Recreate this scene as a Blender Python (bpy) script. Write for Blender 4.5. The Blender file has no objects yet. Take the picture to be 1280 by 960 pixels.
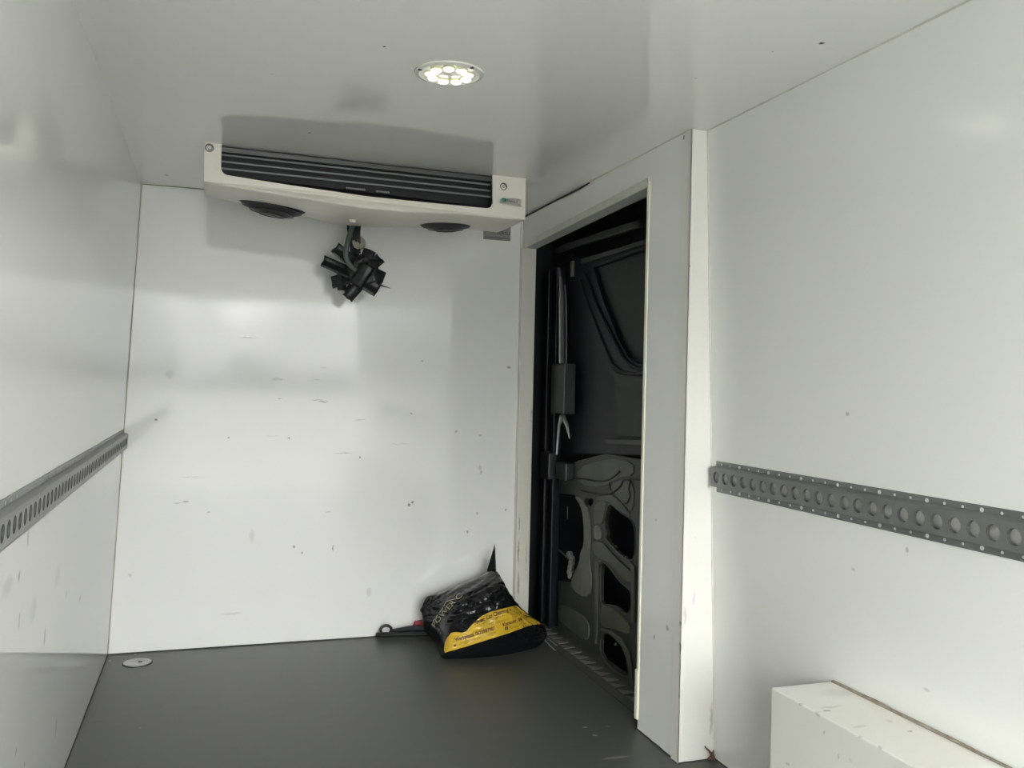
import bpy, bmesh, math, random
from mathutils import Vector, Matrix, noise
from mathutils.bvhtree import BVHTree
random.seed(7)
C = bpy.context.scene.collection
scn = bpy.context.scene
PI = math.pi

# ------------------------------------------------------------------ camera, sky, exposure
FPX = 1125.4866
YAW, PITCH, ROLL = 0.3200556, -0.0005838, 0.0221502
CAM = Vector((0.0, 0.0, 1.00716))
_F = Vector((math.sin(YAW)*math.cos(PITCH), math.cos(YAW)*math.cos(PITCH), math.sin(PITCH)))
_r = Vector((math.cos(YAW), -math.sin(YAW), 0)); _u = _r.cross(_F)
_R = _r*math.cos(ROLL) + _u*math.sin(ROLL); _U = -_r*math.sin(ROLL) + _u*math.cos(ROLL)
cd = bpy.data.cameras.new('camera'); cam = bpy.data.objects.new('camera', cd); C.objects.link(cam)
cd.sensor_width = 36; cd.lens = FPX*36/1280; cd.clip_start = 0.02; cd.clip_end = 500
cam.matrix_world = Matrix(((_R.x, _U.x, -_F.x, CAM.x), (_R.y, _U.y, -_F.y, CAM.y), (_R.z, _U.z, -_F.z, CAM.z), (0, 0, 0, 1)))
scn.camera = cam
scn.view_settings.view_transform = 'Standard'; scn.view_settings.look = 'None'
scn.view_settings.gamma = 1; scn.view_settings.use_curve_mapping = False
scn.view_settings.exposure = 0.0
SKY = 24.0
LED = 11.0

w = bpy.data.worlds.new('sky'); scn.world = w; w.use_nodes = True
nt = w.node_tree; nt.nodes.clear()
wo = nt.nodes.new('ShaderNodeOutputWorld'); bg = nt.nodes.new('ShaderNodeBackground')
tc = nt.nodes.new('ShaderNodeTexCoord'); sep = nt.nodes.new('ShaderNodeSeparateXYZ')
nt.links.new(tc.outputs['Generated'], sep.inputs[0])
ns = nt.nodes.new('ShaderNodeTexNoise'); ns.inputs['Scale'].default_value = 16.0; ns.inputs['Detail'].default_value = 3
nt.links.new(tc.outputs['Generated'], ns.inputs['Vector'])
ad = nt.nodes.new('ShaderNodeMath'); ad.operation = 'MULTIPLY_ADD'
nt.links.new(ns.outputs['Fac'], ad.inputs[0]); ad.inputs[1].default_value = 0.15; nt.links.new(sep.outputs['Z'], ad.inputs[2])
rp = nt.nodes.new('ShaderNodeValToRGB'); nt.links.new(ad.outputs[0], rp.inputs[0])
e = rp.color_ramp.elements
e[0].position = 0.0; e[0].color = (0.10, 0.11, 0.10, 1)
e[1].position = 1.0; e[1].color = (0.45, 0.47, 0.48, 1)
for p, c in ((0.075, (0.09, 0.092, 0.09)), (0.11, (0.30, 0.302, 0.30)), (0.145, (0.34, 0.342, 0.34)), (0.155, (0.50, 0.50, 0.49)), (0.185, (0.55, 0.55, 0.54)), (0.24, (1.0, 1.0, 0.985)), (0.38, (1.0, 1.0, 0.985)), (0.60, (0.50, 0.505, 0.50))):
    k = e.new(p); k.color = (*c, 1)
nt.links.new(rp.outputs[0], bg.inputs['Color']); bg.inputs['Strength'].default_value = SKY
nt.links.new(bg.outputs[0], wo.inputs['Surface'])

# ------------------------------------------------------------------ measured room (metres)
H, D, XD, YP = 1.70, 3.520, 1.2015, 2.1408
XL0, XL1, XR0, XR1 = -0.3409, -0.2617, 1.3125, 1.2486
YB = -1.4                                            # rear opening of the load bay
KL = (XL1-XL0)/H; KR = (XR1-XR0)/H
def xl(z): return XL0 + KL*z
def xr(z): return XR0 + KR*z
def _ray(p): return _F + _R*((p[0]-640)/FPX) - _U*((p[1]-480)/FPX)
def at(p, ax, c):                                     # where the line of sight of a photo point meets a wall plane
    d = _ray(p); return CAM + d*((c-CAM[ax])/d[ax])
def atR(p):
    d = _ray(p); return CAM + d*((XR0+KR*CAM.z-CAM.x)/(d.x-KR*d.z))
def atL(p):
    d = _ray(p); return CAM + d*((XL0+KL*CAM.z-CAM.x)/(d.x-KL*d.z))

# ------------------------------------------------------------------ materials
def mat(name, col, rough=0.5, metal=0.0, emit=None, es=0.0, spec=None, bump=None, coat=0.0, var=None, marks=None):
    m = bpy.data.materials.new(name); m.use_nodes = True
    t = m.node_tree; b = t.nodes['Principled BSDF']; L = t.links.new
    b.inputs['Base Color'].default_value = (*col, 1); b.inputs['Roughness'].default_value = rough
    b.inputs['Metallic'].default_value = metal
    if spec is not None: b.inputs['Specular IOR Level'].default_value = spec
    if coat: b.inputs['Coat Weight'].default_value = coat; b.inputs['Coat Roughness'].default_value = 0.06
    if emit: b.inputs['Emission Color'].default_value = (*emit, 1); b.inputs['Emission Strength'].default_value = es
    co = t.nodes.new('ShaderNodeNewGeometry')
    cur = None
    if var:                                           # (scale, amount, other colour, stretch xyz)
        mp = t.nodes.new('ShaderNodeMapping'); mp.inputs['Scale'].default_value = var[3] if len(var) > 3 else (1, 1, 1)
        L(co.outputs['Position'], mp.inputs[0])
        n = t.nodes.new('ShaderNodeTexNoise'); n.inputs['Scale'].default_value = var[0]; n.inputs['Detail'].default_value = 6
        L(mp.outputs[0], n.inputs['Vector'])
        mr = t.nodes.new('ShaderNodeMapRange'); mr.inputs[1].default_value = 0.35; mr.inputs[2].default_value = 0.75
        mr.inputs[4].default_value = var[1]; L(n.outputs['Fac'], mr.inputs[0])
        mx = t.nodes.new('ShaderNodeMix'); mx.data_type = 'RGBA'; L(mr.outputs[0], mx.inputs['Factor'])
        mx.inputs['A'].default_value = (*col, 1); mx.inputs['B'].default_value = (*var[2], 1)
        cur = mx.outputs['Result']
    for grp in (marks or []):                         # (colour, [(centre, (rx,ry,rz), strength)...]): dirt with a shape of its own
        nn = t.nodes.new('ShaderNodeTexNoise'); nn.inputs['Scale'].default_value = 60; nn.inputs['Detail'].default_value = 3
        L(co.outputs['Position'], nn.inputs['Vector'])
        wv = t.nodes.new('ShaderNodeVectorMath'); wv.operation = 'MULTIPLY_ADD'
        L(nn.outputs['Color'], wv.inputs[0]); wv.inputs[1].default_value = (0.014,)*3
        sh = t.nodes.new('ShaderNodeVectorMath'); sh.operation = 'SUBTRACT'; L(co.outputs['Position'], sh.inputs[0])
        sh.inputs[1].default_value = (0.007,)*3; L(sh.outputs[0], wv.inputs[2])
        acc = None
        for c, r, s in grp[1]:
            a = t.nodes.new('ShaderNodeVectorMath'); a.operation = 'SUBTRACT'; L(wv.outputs[0], a.inputs[0]); a.inputs[1].default_value = c
            q = t.nodes.new('ShaderNodeVectorMath'); q.operation = 'MULTIPLY'; L(a.outputs[0], q.inputs[0]); q.inputs[1].default_value = [1/x if x else 0 for x in r]
            g = t.nodes.new('ShaderNodeVectorMath'); g.operation = 'LENGTH'; L(q.outputs[0], g.inputs[0])
            k = t.nodes.new('ShaderNodeMapRange'); k.inputs[1].default_value = 0.45; k.inputs[2].default_value = 1.0
            k.inputs[3].default_value = s; k.inputs[4].default_value = 0; L(g.outputs['Value'], k.inputs[0])
            if acc is None: acc = k.outputs[0]
            else:
                x = t.nodes.new('ShaderNodeMath'); x.operation = 'MAXIMUM'; L(acc, x.inputs[0]); L(k.outputs[0], x.inputs[1]); acc = x.outputs[0]
        mx = t.nodes.new('ShaderNodeMix'); mx.data_type = 'RGBA'; L(acc, mx.inputs['Factor'])
        if cur: L(cur, mx.inputs['A'])
        else: mx.inputs['A'].default_value = (*col, 1)
        mx.inputs['B'].default_value = (*grp[0], 1); cur = mx.outputs['Result']
    if cur: L(cur, b.inputs['Base Color'])
    if bump:                                          # [(scale, strength, distance)...]
        pn = None
        for s, st, di in bump:
            n = t.nodes.new('ShaderNodeTexNoise'); n.inputs['Scale'].default_value = s; n.inputs['Detail'].default_value = 3
            L(co.outputs['Position'], n.inputs['Vector'])
            bp = t.nodes.new('ShaderNodeBump'); bp.inputs['Strength'].default_value = st; bp.inputs['Distance'].default_value = di
            L(n.outputs['Fac'], bp.inputs['Height'])
            if pn: L(pn, bp.inputs['Normal'])
            pn = bp.outputs[0]
        L(pn, b.inputs['Normal'])
    return m

WHITE = (0.805, 0.81, 0.79)
def mk(fn, lst):                                      # photo points of the dirt -> marks on the wall
    out = []
    for p, rx, rz, s in lst:
        q = fn(p); out.append((tuple(q), (rx, rx, rz), s))
    return out
back_marks = mk(lambda p: at(p, 1, D), [
    ((404, 502), .022, .0045, .55), ((398, 500), .03, .003, .35), ((361, 547), .006, .006, .7), ((450, 572), .005, .005, .9), ((232, 627), .013, .006, .55),
    ((222, 629), .02, .003, .3), ((195, 525), .005, .005, .8), ((286, 547), .005, .005, .6), ((367, 683), .006, .007, .8), ((416, 685), .004, .016, .6),
    ((378, 691), .005, .007, .6), ((515, 628), .008, .006, .8), ((511, 631), .007, .008, .8), ((585, 665), .006, .008, .8), ((596, 642), .007, .008, .5),
    ((514, 517), .008, .004, .6), ((450, 525), .028, .003, .35), ((430, 566), .055, .0025, .35), ((600, 585), .01, .012, .3), ((636, 459), .012, .005, .7),
    ((528, 451), .007, .005, .45), ((632, 637), .006, .008, .6), ((347, 474), .03, .006, .25), ((461, 740), .012, .02, .2), ((290, 767), .05, .006, .2),
    ((162, 718), .008, .008, .3), ((315, 670), .012, .03, .18), ((350, 498), .012, .003, .45), ((310, 422), .035, .003, .5), ((212, 468), .02, .02, .15),
    ((600, 545), .01, .006, .4), ((601, 590), .006, .012, .4), ((340, 545), .03, .002, .25), ((395, 475), .02, .003, .2), ((500, 555), .05, .0025, .2),
    ((405, 460), .016, .004, .2), ((240, 596), .07, .002, .2), ((570, 540), .006, .006, .5), ((410, 640), .012, .004, .3), ((260, 640), .006, .005, .35)])
left_marks = mk(atL, [((56, 795), .012, .024, .6), ((24, 720), .01, .012, .7), ((24, 776), .008, .02, .5), ((10, 733), .05, .02, .2), ((35, 673), .012, .02, .45),
    ((100, 748), .02, .012, .35), ((83, 742), .02, .012, .2), ((72, 720), .04, .03, .15), ((42, 762), .04, .03, .2), ((20, 940), .008, .01, .5), ((31, 955), .006, .006, .5),
    ((70, 910), .012, .03, .3)])
right_marks = mk(atR, [((1059, 517), .007, .005, .5), ((1066, 712), .006, .005, .4), ((1134, 687), .005, .005, .5), ((940, 129), .008, .006, .6), ((1158, 862), .01, .004, .3)])
post_marks = mk(lambda p: at(p, 1, YP-.002), [((850, 810), .006, .02, .8), ((850, 780), .004, .012, .8), ((849, 730), .004, .008, .7), ((857, 770), .006, .03, .35), ((870, 672), .004, .004, .5),
    ((863, 332), .003, .004, .8), ((884, 250), .003, .02, .2), ((849, 690), .003, .006, .7), ((849, 870), .003, .012, .6), ((890, 900), .008, .06, .45), ((894, 740), .004, .2, .25)])
purple = mk(lambda p: at(p, 1, YP-.002), [((868, 749), .0045, .024, .75)])
panel_marks = mk(lambda p: at(p, 0, XD), [((834, 785), .012, .01, .45), ((818, 796), .008, .008, .5), ((855, 172), .006, .008, .9), ((820, 650), .004, .006, .5), ((651, 295), .008, .01, .4), ((720, 240), .25, .004, .25)])
ceil_marks = [(tuple(at(p, 2, H)), (r, r, 0), s) for p, r, s in (((480, 58), .0065, .9), ((1027, 54), .007, .95), ((387, 166), .006, .7), ((340, 93), .004, .5),
    ((966, 65), .003, .6), ((870, 98), .003, .7), ((138, 127), .007, .4), ((208, 219), .008, .7))]
floor_marks = [(tuple(at(p, 2, 0)), (rx, ry, 0), s) for p, rx, ry, s in (((731, 909), .009, .006, .75), ((744, 919), .009, .006, .75), ((770, 947), .05, .010, .35),
    ((760, 908), .008, .01, .2), ((137, 826), .006, .006, .8), ((169, 818), .006, .006, .8), ((253, 811), .005, .005, .8), ((175, 910), .004, .004, .5), ((665, 800), .02, .02, .1))]
floor_dark = [(tuple(at(p, 2, 0)), (rx, ry, 0), s) for p, rx, ry, s in (((720, 934), .03, .006, .4), ((122, 902), .03, .008, .4), ((812, 940), .02, .01, .3), ((300, 900), .2, .02, .12), ((766, 907), .012, .008, .3),
    ((500, 880), .25, .03, .15), ((260, 850), .15, .015, .12), ((600, 930), .2, .03, .12))]
GR = (0.10, 0.10, 0.10); DK = (0.22, 0.21, 0.19)
wallb = [(2.2, .12, .004), (11, .03, .001)]
M = {}
M['back'] = mat('white_panel_back', WHITE, .065, bump=wallb, var=(3, .10, (.77, .775, .74), (1, 1, 3)), marks=[(DK, back_marks)])
M['left'] = mat('white_panel_left', WHITE, .05, bump=[(1.5, .05, .003)], var=(3, .06, (.77, .775, .74)), marks=[((.3, .3, .28), left_marks)])
M['right'] = mat('white_panel_right', (.83, .838, .812), .14, bump=[(1.2, .06, .003)], var=(3, .06, (.77, .775, .74)), marks=[((.25, .25, .24), right_marks)])
M['ceil'] = mat('white_panel_ceiling', (.86, .862, .835), .10, bump=[(1.3, .05, .003)], marks=[((.04, .04, .04), ceil_marks)])
M['panel'] = mat('white_panel_door', (.86, .87, .845), .12, bump=[(1.6, .08, .003)], marks=[((.12, .11, .10), panel_marks)])
M['post'] = mat('white_painted_post', (.78, .78, .735), .3, bump=[(6, .15, .002)], var=(10, .10, (.68, .66, .55), (1, 1, .2)), marks=[((.25, .22, .15), post_marks), ((.40, .33, .80), purple)])
M['jamb'] = mat('old_cream_jamb', (.72, .71, .64), .4, var=(14, .35, (.55, .53, .42), (1, 1, .12)), marks=[((.30, .30, .20), mk(lambda p: at(p, 1, 3.497), [
    ((648, 690), .006, .06, .8), ((648, 730), .007, .06, .8), ((649, 655), .004, .05, .6), ((658, 700), .003, .10, .5), ((664, 627), .003, .02, .9), ((664, 520), .003, .04, .7), ((664, 682), .005, .01, .8), ((664, 745), .003, .03, .6), ((664, 580), .003, .03, .8)]))])
M['cream'] = mat('cream_edge_trim', (.80, .79, .66), .35, var=(20, .3, (.6, .55, .35), (1, 1, .3)))
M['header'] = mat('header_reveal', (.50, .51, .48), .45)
M['box'] = mat('cream_white_box', (.80, .80, .75), .35, bump=[(7, .15, .002)], var=(9, .15, (.66, .62, .52)), marks=[((.25, .22, .18),
    [(tuple(at(p, 2, .372)), (rx, ry, 0), s) for p, rx, ry, s in (((1034, 889), .011, .006, .7), ((1038, 884), .03, .005, .3), ((1138, 914), .006, .003, .7), ((1050, 866), .05, .03, .15), ((1112, 901), .008, .01, .25), ((1075, 908), .02, .006, .25))]
    + mk(lambda p: at(p, 0, 1.142), [((985, 955), .007, .005, .35), ((1048, 947), .004, .006, .4), ((1063, 950), .006, .006, .2), ((1030, 916), .004, .005, .35), ((1001, 881), .009, .005, .4), ((1022, 893), .010, .004, .4), ((1098, 933), .008, .004, .4), ((961, 920), .004, .02, .4), ((1075, 921), .006, .003, .3)]))])
M['floor'] = mat('grey_rubber_floor', (.070, .0755, .067), .42, bump=[(300, .3, .0008), (8, .15, .002)], var=(5, .35, (.088, .093, .082), (1, 3, 1)), marks=[((.5, .5, .47), floor_marks), ((.05, .05, .05), floor_dark)])
M['seal'] = mat('white_sealant', (.66, .66, .60), .4, var=(20, .5, (.45, .44, .34)))
M['dirtyseal'] = mat('dirty_sealant', (.30, .295, .24), .6, var=(25, .8, (.50, .48, .36)))
M['gap'] = mat('dark_gap', (.05, .05, .045), .8)
M['rust'] = mat('rust_stained_seam', (.20, .165, .12), .8, var=(40, .9, (.42, .38, .31)))
M['rail'] = mat('galvanised_steel', (.19, .20, .195), .42, .45, bump=[(60, .15, .001)], var=(12, .5, (.26, .265, .26)))
M['rail_l'] = mat('galvanised_steel_pale', (.30, .305, .30), .4, .4, bump=[(60, .15, .001)], var=(12, .5, (.38, .38, .37)))
M['hole'] = mat('shaded_punched_edge', (.07, .072, .07), .6)  # dark colour stands in for shade inside the punched rail holes
M['rivet_l'] = mat('dull_rivet', (.36, .365, .36), .45, .3)
M['rivet'] = mat('zinc_rivet', (.75, .76, .75), .3, .5)
M['ivory'] = mat('ivory_plastic', (.83, .80, .72), .38, bump=[(5, .1, .003)], var=(6, .2, (.75, .71, .63)))
M['black'] = mat('black_plastic', (.012, .014, .016), .5)
M['coil'] = mat('dark_coil', (.010, .012, .014), .6, bump=[(200, .5, .001)])
M['cover'] = mat('dark_grey_metal', (.035, .037, .038), .4)
M['alu'] = mat('dull_aluminium', (.42, .43, .43), .4, .7)
M['tube'] = mat('finned_tube', (.26, .27, .28), .45, .3)
M['bolt'] = mat('steel_bolt', (.16, .16, .145), .35, .8)
M['boltd'] = mat('bolt_socket', (.05, .05, .05), .6)
M['tape'] = mat('black_gaffer_tape', (.014, .017, .019), .42, bump=[(120, .2, .001)])
M['hose'] = mat('grey_green_hose', (.075, .10, .088), .45)
M['foam'] = mat('yellowed_foam', (.42, .41, .31), .8, bump=[(80, .6, .004)], var=(60, .6, (.25, .24, .16)))
M['paint'] = mat('dark_blue_van_paint', (.007, .011, .016), .45, spec=.3)
M['paint2'] = mat('dark_green_grey_paint', (.028, .034, .034), .42)
M['panel2'] = mat('dark_grey_paint', (.027, .034, .033), .5, spec=.3)
M['primer'] = mat('thin_grey_primer', (.10, .108, .085), .5, var=(9, .7, (.045, .052, .048)))
M['primer2'] = mat('thin_grey_primer_dark', (.042, .048, .046), .5)
M['rodgrey'] = mat('grey_rod', (.10, .105, .11), .4)
M['rim'] = mat('grey_primer_edge', (.17, .18, .15), .5, var=(20, .6, (.08, .09, .08)))
M['chrome'] = mat('satin_metal', (.45, .47, .48), .3, .7)
M['sill'] = mat('grey_sill', (.085, .088, .082), .5)
M['tri'] = mat('worn_aluminium_tread', (.26, .265, .245), .5, .2)
M['bag'] = mat('black_bin_liner', (.006, .007, .008), .17, spec=.27, bump=[(30, .5, .006), (90, .3, .002)])
M['yellow'] = mat('yellow_print', (.62, .40, .028), .36, bump=[(45, .35, .004)], var=(30, .35, (.72, .50, .07)))
M['ink'] = mat('dark_brown_print', (.075, .03, .012), .5)
M['ink2'] = mat('olive_print', (.33, .24, .02), .5)
M['pale'] = mat('pale_yellow_print', (.40, .39, .22), .4)
M['red'] = mat('red_plastic', (.32, .02, .035), .45)
M['lensrim'] = mat('white_lamp_bezel', (.74, .74, .70), .25)
M['lamp'] = mat('lit_led', (1, 1, .9), .3, emit=(1.0, .99, .86), es=LED)
M['yellowring'] = mat('led_holder', (.72, .74, .42), .35)
M['plate'] = mat('grey_type_plate', (.26, .26, .25), .4, .2)
M['black_ink'] = mat('black_print', (.02, .02, .02), .5)
M['teal'] = mat('teal_print', (.10, .50, .38), .5)
M['greyink'] = mat('grey_print', (.40, .44, .42), .5)
M['sticker'] = mat('pale_sticker', (.80, .785, .72), .38)
M['asphalt'] = mat('concrete_yard', (.38, .38, .355), .9, bump=[(90, .5, .01)])
M['shell'] = mat('van_body_paint', (.012, .016, .02), .4)
M['twig'] = mat('rusty_brown_scrap', (.10, .055, .035), .8, var=(80, .6, (.22, .16, .12)))
M['strip'] = mat('pale_grey_plastic', (.35, .37, .34), .5)

# ------------------------------------------------------------------ helpers
def empty(name, loc, label, cat, group=None, kind=None):
    o = bpy.data.objects.new(name, None); C.objects.link(o); o.location = loc; o.empty_display_size = .05
    tag(o, label, cat, group, kind); return o
def tag(o, label=None, cat=None, group=None, kind=None):
    if label: o['label'] = label
    if cat: o['category'] = cat
    if group: o['group'] = group
    if kind: o['kind'] = kind
    return o
def root_loc(p):
    v = Vector((0, 0, 0))
    while p is not None: v = v + p.location; p = p.parent
    return v
class MB:
    def __init__(s): s.v = []; s.f = []; s.mi = []; s.cur = 0
    def add(s, vs, fs):
        o = len(s.v); s.v += [tuple(x) for x in vs]
        for f in fs: s.f.append([i+o for i in f]); s.mi.append(s.cur)
        return s
    def box(s, a, b):
        (x0, y0, z0), (x1, y1, z1) = a, b
        return s.hexa([(x0,y0,z0),(x1,y0,z0),(x1,y1,z0),(x0,y1,z0),(x0,y0,z1),(x1,y0,z1),(x1,y1,z1),(x0,y1,z1)])
    def hexa(s, p):
        return s.add(p, [(3,2,1,0),(4,5,6,7),(0,1,5,4),(1,2,6,5),(2,3,7,6),(3,0,4,7)])
    def tube(s, pts, r, n=10, cap=True, flat=1.0, up=None):
        pts = [Vector(p) for p in pts]; rs = r if isinstance(r, (list, tuple)) else [r]*len(pts)
        vs = []; fs = []; pu = Vector(up) if up else None
        for i, p in enumerate(pts):
            t = (pts[min(i+1, len(pts)-1)]-pts[max(i-1, 0)]).normalized()
            if pu is None:
                pu = Vector((0, 0, 1)) if abs(t.z) < .9 else Vector((1, 0, 0))
            a = t.cross(pu).normalized(); b2 = a.cross(t).normalized(); pu = b2
            for k in range(n):
                an = 2*PI*k/n; vs.append(p + a*(math.cos(an)*rs[i]) + b2*(math.sin(an)*rs[i]*flat))
        for i in range(len(pts)-1):
            for k in range(n):
                fs.append((i*n+k, i*n+(k+1) % n, (i+1)*n+(k+1) % n, (i+1)*n+k))
        if cap: fs.append(tuple(range(n))[::-1]); fs.append(tuple(range((len(pts)-1)*n, len(pts)*n)))
        return s.add(vs, fs)
    def lathe(s, c, prof, axis=(0, 0, 1), n=32, xdir=None, cap=True):
        ax = Vector(axis).normalized(); xd = Vector(xdir) if xdir else (Vector((1, 0, 0)) if abs(ax.x) < .9 else Vector((0, 1, 0)))
        xd = (xd-ax*xd.dot(ax)).normalized(); yd = ax.cross(xd); c = Vector(c); vs = []; fs = []
        for r, h in prof:
            for k in range(n):
                a = 2*PI*k/n; vs.append(c+ax*h+xd*(math.cos(a)*r)+yd*(math.sin(a)*r))
        for i in range(len(prof)-1):
            for k in range(n): fs.append((i*n+k, i*n+(k+1) % n, (i+1)*n+(k+1) % n, (i+1)*n+k))
        if cap:
            fs.append(tuple(range(n))[::-1]); fs.append(tuple(range((len(prof)-1)*n, len(prof)*n)))
        return s.add(vs, fs)
    def build(s, name, m, parent=None, smooth=False, bevel=0, mats=None):
        off = root_loc(parent)
        me = bpy.data.meshes.new(name); me.from_pydata([tuple(Vector(v)-off) for v in s.v], [], s.f)
        for mm in (mats or [m]): me.materials.append(mm)
        if mats:
            for p, i in zip(me.polygons, s.mi): p.material_index = i
        bm = bmesh.new(); bm.from_mesh(me); bmesh.ops.recalc_face_normals(bm, faces=bm.faces[:]); bm.to_mesh(me); bm.free()
        o = bpy.data.objects.new(name, me); C.objects.link(o)
        if parent: o.parent = parent
        if smooth:
            for p in me.polygons: p.use_smooth = True
            me.set_sharp_from_angle(angle=math.radians(40))
        if bevel:
            b = o.modifiers.new('bevel', 'BEVEL'); b.width = bevel; b.segments = 2; b.limit_method = 'ANGLE'; b.angle_limit = math.radians(35)
        return o
def curve_mesh(curve):
    o = bpy.data.objects.new('tmp', curve); C.objects.link(o)
    dg = bpy.context.evaluated_depsgraph_get(); dg.update()
    me = bpy.data.meshes.new_from_object(o.evaluated_get(dg)); bpy.data.objects.remove(o); bpy.data.curves.remove(curve)
    vs = [v.co.copy() for v in me.vertices]; fs = [tuple(p.vertices) for p in me.polygons]; bpy.data.meshes.remove(me)
    return vs, fs
def plate(outer, holes, th, bev=0.0):                  # flat plate with holes, local xy, extruded +-th/2
    cu = bpy.data.curves.new('tmp', 'CURVE'); cu.dimensions = '2D'; cu.fill_mode = 'BOTH'
    cu.extrude = max(th/2-bev, 0); cu.bevel_depth = bev; cu.bevel_resolution = 1; cu.offset = -bev
    for lp in [outer]+list(holes):
        sp = cu.splines.new('POLY'); sp.points.add(len(lp)-1)
        for i, p in enumerate(lp): sp.points[i].co = (p[0], p[1], 0, 1)
        sp.use_cyclic_u = True
    return curve_mesh(cu)
def rounded(pts, n=3, r=.5):                           # chaikin smoothing of a closed outline
    for _ in range(n):
        q = []
        for i in range(len(pts)):
            a = Vector(pts[i]); b = Vector(pts[(i+1) % len(pts)])
            q += [tuple(a*.75+b*.25), tuple(a*.25+b*.75)]
        pts = q
    return pts
def text_mesh(s, size, align='LEFT', bold=0.0):
    cu = bpy.data.curves.new('tmp', 'FONT'); cu.body = s; cu.size = size; cu.align_x = align; cu.offset = bold; cu.resolution_u = 3
    return curve_mesh(cu)
def struct(o): o['kind'] = 'structure'; return o
def part(vs, fs, name, m, parent, **k): return MB().add(vs, fs).build(name, m, parent, **k)

# ------------------------------------------------------------------ room shell
T = .05
b = MB(); b.box((XL0-.1, YB, -.04), (1.25, D+.05, 0)); b.box((1.25, YB, -.04), (1.42, 2.385, 0)); struct(b.build('floor', M['floor']))
struct(MB().box((XL0-.1, YB, H), (1.50, D+.05, H+.05)).build('ceiling', M['ceil']))
struct(MB().box((XL0-.1, D, -.04), (1.2, D+.05, H)).build('wall_back', M['back']))
struct(MB().hexa([(XL0-T, YB, 0), (XL0, YB, 0), (XL0, D, 0), (XL0-T, D, 0), (XL1-T, YB, H), (XL1, YB, H), (XL1, D, H), (XL1-T, D, H)]).build('wall_left', M['left']))
struct(MB().hexa([(XR0, YB, 0), (XR0+T, YB, 0), (XR0+T, YP+.02, 0), (XR0, YP+.02, 0), (XR1, YB, H), (XR1+T, YB, H), (XR1+T, YP+.02, H), (XR1, YP+.02, H)]).build('wall_right', M['right']))
# door surround: a panel parallel to the van's axis with a full-height opening
OY0, OY1 = 2.385, 3.497
ZH0, ZH1 = 1.597, 1.566                                # underside of the header, near and far
b = MB(); X2 = 1.252
b.box((XD, YP+.035, 0), (X2, OY0, H))
b.hexa([(XD, OY0, ZH0), (X2, OY0, ZH0), (X2, D, ZH1), (XD, D, ZH1), (XD, OY0, H), (X2, OY0, H), (X2, D, H), (XD, D, H)])
struct(b.build('wall_door', M['panel']))
# post closing the step between the door surround and the sloping right wall
b = MB(); b.hexa([(XD+.001, YP, 0), (xr(0)+.004, YP, 0), (xr(0)+.004, YP+.03, 0), (XD+.001, YP+.03, 0), (XD+.001, YP, H), (xr(H)+.004, YP, H), (xr(H)+.004, YP+.03, H), (XD+.001, YP+.03, H)])
struct(b.build('wall_post', M['post'], bevel=.002))
b = MB(); b.box((XD-.003, YP-.002, 0), (XD+.012, YP+.001, H-.002)); b.box((XD-.003, YP-.002, 0), (XD+.001, YP+.036, H-.002))
struct(b.build('trim_1', M['post'], bevel=.001))
# cream edging round the doorway
e1 = MB(); e1.box((XD-.004, OY0-.006, .03), (XD+.05, OY0+.008, ZH0+.01)); struct(e1.build('trim_2', M['cream'], bevel=.002))
e1 = MB(); e1.box((XD-.006, OY0-.004, .03), (XD+.052, OY0+.014, .175)); struct(e1.build('trim_3', M['cream'], bevel=.003))
e1 = MB(); e1.hexa([(XD-.004, OY0, ZH0-.004), (XD+.006, OY0, ZH0-.004), (XD+.006, D, ZH1-.004), (XD-.004, D, ZH1-.004), (XD-.004, OY0, ZH0+.024), (XD+.006, OY0, ZH0+.024), (XD+.006, D, ZH1+.018), (XD-.004, D, ZH1+.018)])
struct(e1.build('trim_4', M['seal'], bevel=.002))
e1 = MB(); e1.hexa([(XD+.006, OY0, ZH0-.003), (X2, OY0, ZH0-.003), (X2, D, ZH1-.003), (XD+.006, D, ZH1-.003), (XD+.006, OY0, ZH0+.002), (X2, OY0, ZH0+.002), (X2, D, ZH1+.002), (XD+.006, D, ZH1+.002)])
struct(e1.build('trim_5', M['header']))
struct(MB().box((XD-.010, OY1, 0), (X2, D+.05, ZH1+.002)).build('trim_6', M['jamb'], bevel=.002))      # far jamb
# sealant beads in the corners
def bead(name, a, c, r, m): return struct(MB().tube([Vector(a).lerp(Vector(c), i/14)+Vector((random.uniform(-1, 1), random.uniform(-1, 1), random.uniform(-1, 1)))*r*.18 for i in range(15)], r, 8).build(name, m, smooth=True))
bead('trim_7', (XL0, D, 0), (XL1, D, H), .0022, M['dirtyseal'])
bead('trim_8', (XL1, D, H), (XD, D, H), .003, M['dirtyseal'])
bead('trim_9', (XD-.010, D-.001, .01), (XD-.010, D-.001, H), .003, M['seal'])
bead('trim_10', (XD, 3.0, H), (XD, YP, H), .003, M['seal'])
bead('trim_11', (xr(H), YP, H), (xr(H), YB, H), .003, M['seal'])
bead('trim_12', (xr(0), YP, 0), (xr(H), YP, H), .003, M['seal'])
bead('trim_13', (XL0, D-.002, .001), (XD, D-.002, .001), .003, M['gap'])
bead('trim_14', (XD, OY0, .001), (XD, YP, .001), .003, M['gap'])
bead('trim_15', (XD, YP-.002, .001), (xr(0), YP-.002, .001), .0025, M['gap'])
bead('trim_16', (xr(0), YP, .001), (xr(0), 1.64, .001), .003, M['gap'])
bead('trim_17', (xl(0), D, .001), (xl(0), YB, .001), .003, M['gap'])
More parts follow.
